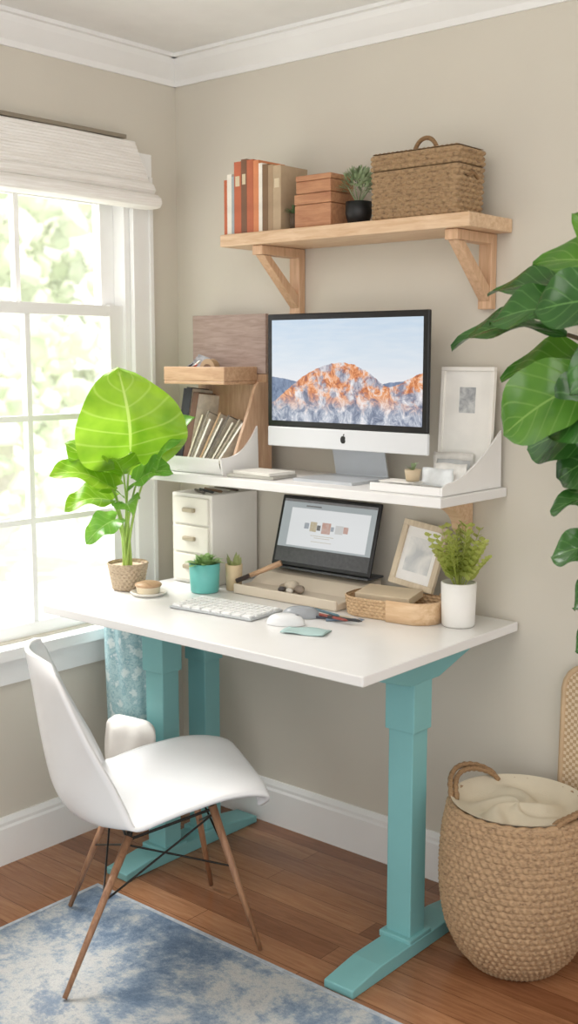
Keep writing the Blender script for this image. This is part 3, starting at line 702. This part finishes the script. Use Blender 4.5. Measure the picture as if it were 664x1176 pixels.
# ------------------------------------------------------------------ chair
def chair():
    a=-math.asin(.527)
    root=thing('shell_chair','white moulded shell chair with tapered brown wooden legs','chair',(.675,-.725,0.0125),(0,0,a))
    P=[(.216,.404,.175),(.228,.424,.20),(.220,.440,.217),(.17,.444,.232),(.10,.432,.242),(.01,.403,.249),(-.08,.372,.252),(-.155,.349,.252),(-.215,.348,.248),(-.260,.378,.241),(-.290,.434,.233),(-.308,.515,.226),(-.322,.605,.221),(-.334,.695,.212),(-.344,.762,.190),(-.35,.80,.135)]
    n=len(P)
    def cr(k,t):
        p=[P[max(0,min(n-1,k+i))] for i in (-1,0,1,2)]
        return [.5*((2*p[1][j])+(-p[0][j]+p[2][j])*t+(2*p[0][j]-5*p[1][j]+4*p[2][j]-p[3][j])*t*t+(-p[0][j]+3*p[1][j]-3*p[2][j]+p[3][j])*t**3) for j in range(3)]
    def f(u,v):
        s=v*(n-1); k=min(n-2,int(s)); y,z,w=cr(k,s-k); q=u*2-1
        tb=max(0,min(1,(s-5)/6)); tb=tb*tb*(3-2*tb)
        frontf=max(0,min(1,(s-1)/5)); frontf=frontf*frontf*(3-2*frontf)
        lift=.030*(1-tb)*frontf*abs(q)**2.2-.026*(1-frontf*.5)*abs(q)**6
        lift+=.040*math.exp(-((s-8.2)/2.2)**2)*abs(q)**2
        fwd=(.100*math.exp(-((s-9.8)/2.8)**2)+.045*tb)*abs(q)**2
        return V(w*q,y+fwd,z+lift)
    mb=MB(); mb.grid(f,37,76)
    mb.done('seat_shell',M('#ececec',.25,var=.01),root,smooth=True,solid=.012)
    W=wood('chair_leg_wood','#7f583f','#ab8160',2,.4)
    tops=[(.13,.10,.375),(-.125,.10,.375),(.13,-.12,.318),(-.125,-.12,.318)]; feet=[(.216,.205),(-.18,.17),(.29,-.31),(-.18,-.24)]
    for (tx,ty,tz),(fx,fy) in zip(tops,feet):
        l=MB(); l.cyl((fx,fy,0.0),(tx,ty,tz),.0065,.0115,seg=16); l.done('leg',W,root,smooth=True)
    w=MB()
    def at(i,t): 
        return V(tops[i][0]+(feet[i][0]-tops[i][0])*t,tops[i][1]+(feet[i][1]-tops[i][1])*t,tops[i][2]*(1-t))
    for (i,j) in ((0,1),(2,3),(0,2)):
        w.cyl(at(i,.05),at(j,.42),.0028,seg=8); w.cyl(at(j,.05),at(i,.42),.0028,seg=8)
    for (i,j) in ((0,1),(2,3),(0,2),(1,3)): w.cyl(at(i,.02),at(j,.02),.004,seg=8)
    for i in range(4): w.cyl(at(i,.02),(tops[i][0]*.9,tops[i][1]*.9,tops[i][2]+.032),.008,seg=10)
    w.done('wire_bracing',STEEL,root)
chair()
# ------------------------------------------------------------------ rug
def rug():
    m,nt,b=_new('distressed_blue_rug')
    v=coords(nt); n1=tnoise(nt,v,2.8,12,.78,.2); n2=tnoise(nt,v,20,8,.85,.2); n3=tnoise(nt,v,1.2,4,.5)
    s=math_(nt,'ADD',math_(nt,'MULTIPLY',n1,.6),math_(nt,'ADD',math_(nt,'MULTIPLY',n2,.2),math_(nt,'MULTIPLY',n3,.2)))
    c=ramp(nt,s,[(.40,'#4e6179'),(.455,'#677b92'),(.49,'#8494a4'),(.52,'#aab0b4'),(.55,'#c2c1bc'),(.61,'#7f8e9f')])
    fib=tnoise(nt,coords(nt,scale=(1,1,1)),350,2); c2=mixc(nt,.25,c,ramp(nt,fib,[(.3,'#7f868e'),(.7,'#ffffff')]),'MULTIPLY')
    nt.links.new(c2,b.inputs['Base Color']); b.inputs['Roughness'].default_value=.95; bump(nt,b,fib,.6,.003)
    r=thing('area_rug','distressed blue and ivory area rug on the wood floor','rug',(1.55,-1.755,0))
    MB().bx(-1.2,1.2,-1.05,1.06,.001,.008).done('pile',m,r)
    e=MB(); 
    for (x0,x1,y0,y1) in ((-1.206,1.206,1.052,1.064),(-1.206,1.206,-1.056,-1.044),(-1.206,-1.194,-1.044,1.052),(1.194,1.206,-1.044,1.052)): e.bx(x0,x1,y0,y1,.0005,.0095)
    e.done('border_binding',M('#a9b0b7',.9,var=.2,scale=60),r)
rug()
# ------------------------------------------------------------------ floor basket
def floorbasket():
    root=thing('woven_basket','large rounded seagrass floor basket with cream cloth liner','basket',(1.482,-.250,.001))
    PR=[(0,.112),(.1,.146),(.25,.176),(.45,.191),(.65,.193),(.85,.187),(1,.176)]
    def prof(v): return lerpl(PR,v)
    W=weavemat('seagrass_natural','#755b43','#b09270',75)
    HH=.42
    b=MB(); woven(b,(0,HH),lambda v:(prof(v),prof(v),prof(v)-.0005),25,58,.0065,800,260,twist=1.4)
    woven(b,(HH-.005,.005),lambda v:(prof(1-v)-.014,prof(1-v)-.014,prof(1-v)-.0145),20,50,.002,120,50); b.lathe([(0,.004),(.105,.004)],32)
    b.done('basket_body',W,root,smooth=True)
    r=MB(); R=prof(1)-.006
    pts=[(R*math.cos(a),R*math.sin(a),HH+.002*math.sin(a*30)) for a in [k/120*2*pi for k in range(120)]]; r.tube(pts,.009,8,close=True); r.done('rim',W,root,smooth=True)
    HM=weavemat('rope_handle','#6d5237','#9a7a58',120)
    for (a0,rise,sp) in ((pi*.98,.050,1.3),(pi*.0,.03,1.0)):
        for off in (0,.014):
            h=MB()
            h.tube([((R-off+.014*math.sin(pi*t))*math.cos(a0-sp/2+sp*t),(R-off+.014*math.sin(pi*t))*math.sin(a0-sp/2+sp*t),HH+.003+(rise-off*.6)*math.sin(pi*t)**.6) for t in [k/24 for k in range(25)]],lambda v:.007+.0014*math.sin(v*80),8)
            h.done('handle',HM,root,smooth=True)
    l=MB()
    def lf(u,v):
        a=u*2*pi; rr=(R-.004)*(1-v*.999)+.006*math.exp(-(v/.05)**2) ; z=HH+.014-.04*math.sin(min(1,v*3.2)*pi/2)+.03*v+.010*math.sin(a*5+v*9)*(v*(1-v))*4+.008*math.sin(a*3+1)*v*(1-v)*4
        return V(rr*math.cos(a),rr*math.sin(a),z)
    l.grid(lf,72,24,closeu=True); l.done('cloth_liner',M('#d5cab4',.95,var=.05,bmp=.4,bscale=200),root,smooth=True)
floorbasket()
def canepanel():
    root=thing('cane_panel','pale rattan-framed woven cane panel leaning upright on the wall','cane panel',(1.70,-.038,.013),(-.02,0,0))
    R=M('#c4a987',.5,var=.1); hx,hz=.215,.365
    f=MB(); f.tube([(rrp(k/100,hx,hz,.07)[0][0],0,rrp(k/100,hx,hz,.07)[0][1]+hz) for k in range(100)],.008,8,close=True)
    f.done('panel_frame',R,root,smooth=True)
    m,nt,b=_new('cane_weave'); v=coords(nt); ck=nt.nodes.new('ShaderNodeTexChecker'); ck.inputs['Scale'].default_value=110; nt.links.new(v,ck.inputs[0])
    ck.inputs[1].default_value=lin('#d9c5a8'); ck.inputs[2].default_value=lin('#b79b77'); nt.links.new(ck.outputs[0],b.inputs['Base Color']); b.inputs['Roughness'].default_value=.7; bump(nt,b,ck.outputs[1],.8,.003)
    MB().poly([(rrp(k/80,hx-.004,hz-.004,.068)[0][0],-.002,rrp(k/80,hx-.004,hz-.004,.068)[0][1]+hz) for k in range(80)],(0,.005,0)).done('cane_webbing',m,root)
canepanel()
# ------------------------------------------------------------------ fiddle leaf fig
def fiddle():
    root=thing('fiddle_leaf_fig','tall fiddle-leaf fig with large glossy dark leaves','plant',(2.32,-.33,0))
    MB().lathe([(0,0),(.12,0),(.15,.3),(.14,.3),(.13,.26),(0,.26)],36).done('pot',M('#d8d2c6',.6),root,smooth=True)
    ox,oy=-2.32,.33
    t=MB(); t.tube([(0,0,.25),(-.05,.02,.7),(-.1,.0,1.2),(-.14,.0,1.6),(-.15,.02,1.9)],lambda v:.018*(1.2-.6*v),10)
    D=MB(); G=MB()
    LS=[
     ((1.80,1.70,-.33),(1.57,1.76,-.42),.14,(-.1,-.6,.7),1),
     ((1.72,1.77,-.30),(1.655,1.86,-.40),.09,(.2,-.9,.3),1),
     ((1.68,1.68,-.30),(1.42,1.70,-.36),.13,(0,-.45,.9),0),
     ((1.62,1.60,-.34),(1.36,1.575,-.42),.12,(0,-.5,.85),0),
     ((1.74,1.62,-.42),(1.51,1.63,-.50),.15,(0,-.6,.75),0),
     ((1.74,1.53,-.30),(1.46,1.50,-.36),.14,(0,-.6,.8),1),
     ((1.77,1.52,-.40),(1.55,1.38,-.50),.20,(.1,-.85,.5),1),
     ((1.74,1.42,-.26),(1.49,1.33,-.28),.17,(0,-.8,.5),0),
     ((1.80,1.37,-.30),(1.60,1.27,-.33),.16,(0,-.8,.5),0),
     ((1.84,1.66,-.42),(1.63,1.65,-.52),.16,(.1,-.8,.5),0),
     ((1.84,1.48,-.42),(1.66,1.38,-.50),.17,(.1,-.8,.5),0),
     ((1.80,1.24,-.33),(1.61,1.20,-.38),.10,(0,-.5,.9),0),
     ((1.80,1.13,-.33),(1.605,1.09,-.36),.11,(0,-.7,.7),0),
     ((1.78,1.06,-.3),(1.655,.97,-.34),.08,(-.5,-.7,.3),0),
     ((1.78,.94,-.3),(1.665,.87,-.34),.08,(-.6,-.7,.3),0),
     ((1.85,1.86,-.3),(1.76,2.02,-.42),.15,(-.2,-.9,.3),1),
     ((1.9,1.6,-.4),(1.76,1.48,-.6),.17,(.2,-.9,.4),0),
     ((1.95,1.3,-.4),(1.82,1.2,-.55),.16,(.2,-.9,.4),0),
     ((2.0,1.8,-.3),(1.9,1.95,-.45),.16,(.2,-.9,.4),1),
     ((2.1,1.6,-.35),(2.0,1.5,-.6),.17,(.2,-.9,.4),0),
     ((2.3,1.7,-.3),(2.5,1.75,-.45),.17,(.2,-.7,.6),0),
     ((2.3,1.9,-.3),(2.4,2.1,-.4),.16,(.2,-.9,.4),1),
     ((2.3,1.4,-.3),(2.5,1.35,-.45),.17,(.2,-.7,.6),0),
    ]
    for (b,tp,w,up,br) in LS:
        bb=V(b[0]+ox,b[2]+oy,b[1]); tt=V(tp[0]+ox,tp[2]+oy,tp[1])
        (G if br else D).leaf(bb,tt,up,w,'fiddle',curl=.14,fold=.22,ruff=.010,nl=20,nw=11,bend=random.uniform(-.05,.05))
        tz=max(.4,min(1.85,bb.z-.15)); tx=-.05-.06*tz; 
        mid=(V(tx,0.01,tz)+bb)/2+V(0,0,-.01)
        t.tube([V(tx,.01,tz),mid,bb],.005,6)
    t.done('trunk',M('#6b5a45',.8,bmp=.4),root,smooth=True)
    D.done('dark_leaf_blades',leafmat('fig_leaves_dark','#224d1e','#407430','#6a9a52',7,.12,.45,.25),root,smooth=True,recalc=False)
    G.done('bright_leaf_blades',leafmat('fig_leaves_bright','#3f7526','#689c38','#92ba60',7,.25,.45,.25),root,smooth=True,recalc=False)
fiddle()
# ------------------------------------------------------------------ fabric + bag under desk
def hamper():
    m,nt,b=_new('blue_patterned_fabric'); v=coords(nt); vo=nt.nodes.new('ShaderNodeTexVoronoi'); vo.feature='SMOOTH_F1'; vo.inputs['Scale'].default_value=22; nt.links.new(v,vo.inputs['Vector'])
    n=tnoise(nt,v,38,7,.75,1.5); s=math_(nt,'ADD',math_(nt,'MULTIPLY',vo.outputs[0],.5),math_(nt,'MULTIPLY',n,.6))
    nt.links.new(ramp(nt,s,[(.40,'#d3e2e2'),(.47,'#8ab4bd'),(.53,'#b9d4d6'),(.6,'#7ba9b4'),(.66,'#e3ecec')]),b.inputs['Base Color']); b.inputs['Roughness'].default_value=.9
    root=thing('fabric_bag','blue and white patterned fabric bag hanging beneath the desktop','bag',(.185,-.40,.30))
    h=MB()
    def hf(u,v):
        a=u*2*pi; r=(.094+.004*v)*(1+.06*math.sin(a*6+v*3)+.03*math.sin(a*11+v*5))*(1 if v>.06 else .6+v*6.6)
        return V(r*1.0*math.cos(a),r*.72*math.sin(a),.50*v)
    h.grid(hf,96,30,closeu=True); h.lathe([(0,.002),(.04,.002)],32)
    h.done('bag_body',m,root,smooth=True)
    root=thing('cloth_bag','soft white cloth bag hanging on the front of the desk leg','bag',(.30,-.522,.2))
    b=MB()
    def f(u,v):
        a=u*2*pi; top=max(0,(v-.75)/.25)
        r=.078*(math.sin(pi*min(.5,.14+v*.55))**.5)*(1-.96*top**2.2)*(1+.06*math.sin(a*4+v*4)+.05*math.sin(a*7-v*6))
        if v==0: r=.01
        return V(r*1.35*math.cos(a)+.02*v*v,r*.52*math.sin(a),.27*min(1,v*1.1)-.02*top*top+.006*math.sin(a*2+1)*v*(1-top))
    b.grid(f,72,36,closeu=True); b.done('bag_body',M('#e9e6e0',.95,bmp=.2),root,smooth=True)
hamper()
# ------------------------------------------------------------------ camera
f=1296.0; p=math.atan(178/1296)
F=Vector((-0.6494,0.7604,0)).normalized()
d=F*math.cos(p)+Vector((0,0,-math.sin(p)))
cam=bpy.data.cameras.new('camera'); cam.sensor_width=36; cam.sensor_fit='AUTO'; cam.lens=36*f/1176; cam.clip_start=.05
cam.dof.use_dof=True; cam.dof.focus_distance=3.1; cam.dof.aperture_fstop=2.8
co=bpy.data.objects.new('camera',cam); co.location=(2.823,-2.723,1.55); co.rotation_euler=d.to_track_quat('-Z','Y').to_euler()
bpy.context.scene.collection.objects.link(co); bpy.context.scene.camera=co
# ------------------------------------------------------------------ light
w=bpy.data.worlds.new('sky'); bpy.context.scene.world=w; w.use_nodes=True
bg=w.node_tree.nodes['Background']; bg.inputs[0].default_value=(1,.992,.98,1); bg.inputs[1].default_value=1.35
def area(name,loc,target,size,sy,power,col):
    l=bpy.data.lights.new(name,'AREA'); l.shape='RECTANGLE'; l.size=size; l.size_y=sy; l.energy=power; l.color=col
    o=bpy.data.objects.new(name,l); o.location=loc; o.rotation_euler=(Vector(target)-Vector(loc)).to_track_quat('-Z','Y').to_euler(); bpy.context.scene.collection.objects.link(o); return o
area('window_daylight',(-1.5,-.8,3.3),(.7,-.7,.9),1.8,1.3,240,(1,.985,.96))
area('ceiling_fill',(1.7,-1.8,2.45),(1.3,-.9,0),1.2,1.2,15,(1,.97,.93))  # added fill lamp for soft downward light, no ceiling fixture here
su=bpy.data.lights.new('sun','SUN'); su.energy=3.8; su.angle=.03; su.color=(1,.98,.94)
so=bpy.data.objects.new('sun',su); so.rotation_euler=Vector((-.5,.15,-.86)).to_track_quat('-Z','Y').to_euler(); so.location=(0,0,5); bpy.context.scene.collection.objects.link(so)
sc=bpy.context.scene
sc.view_settings.view_transform='Standard'
sc.view_settings.look='None'
sc.view_settings.exposure=.12
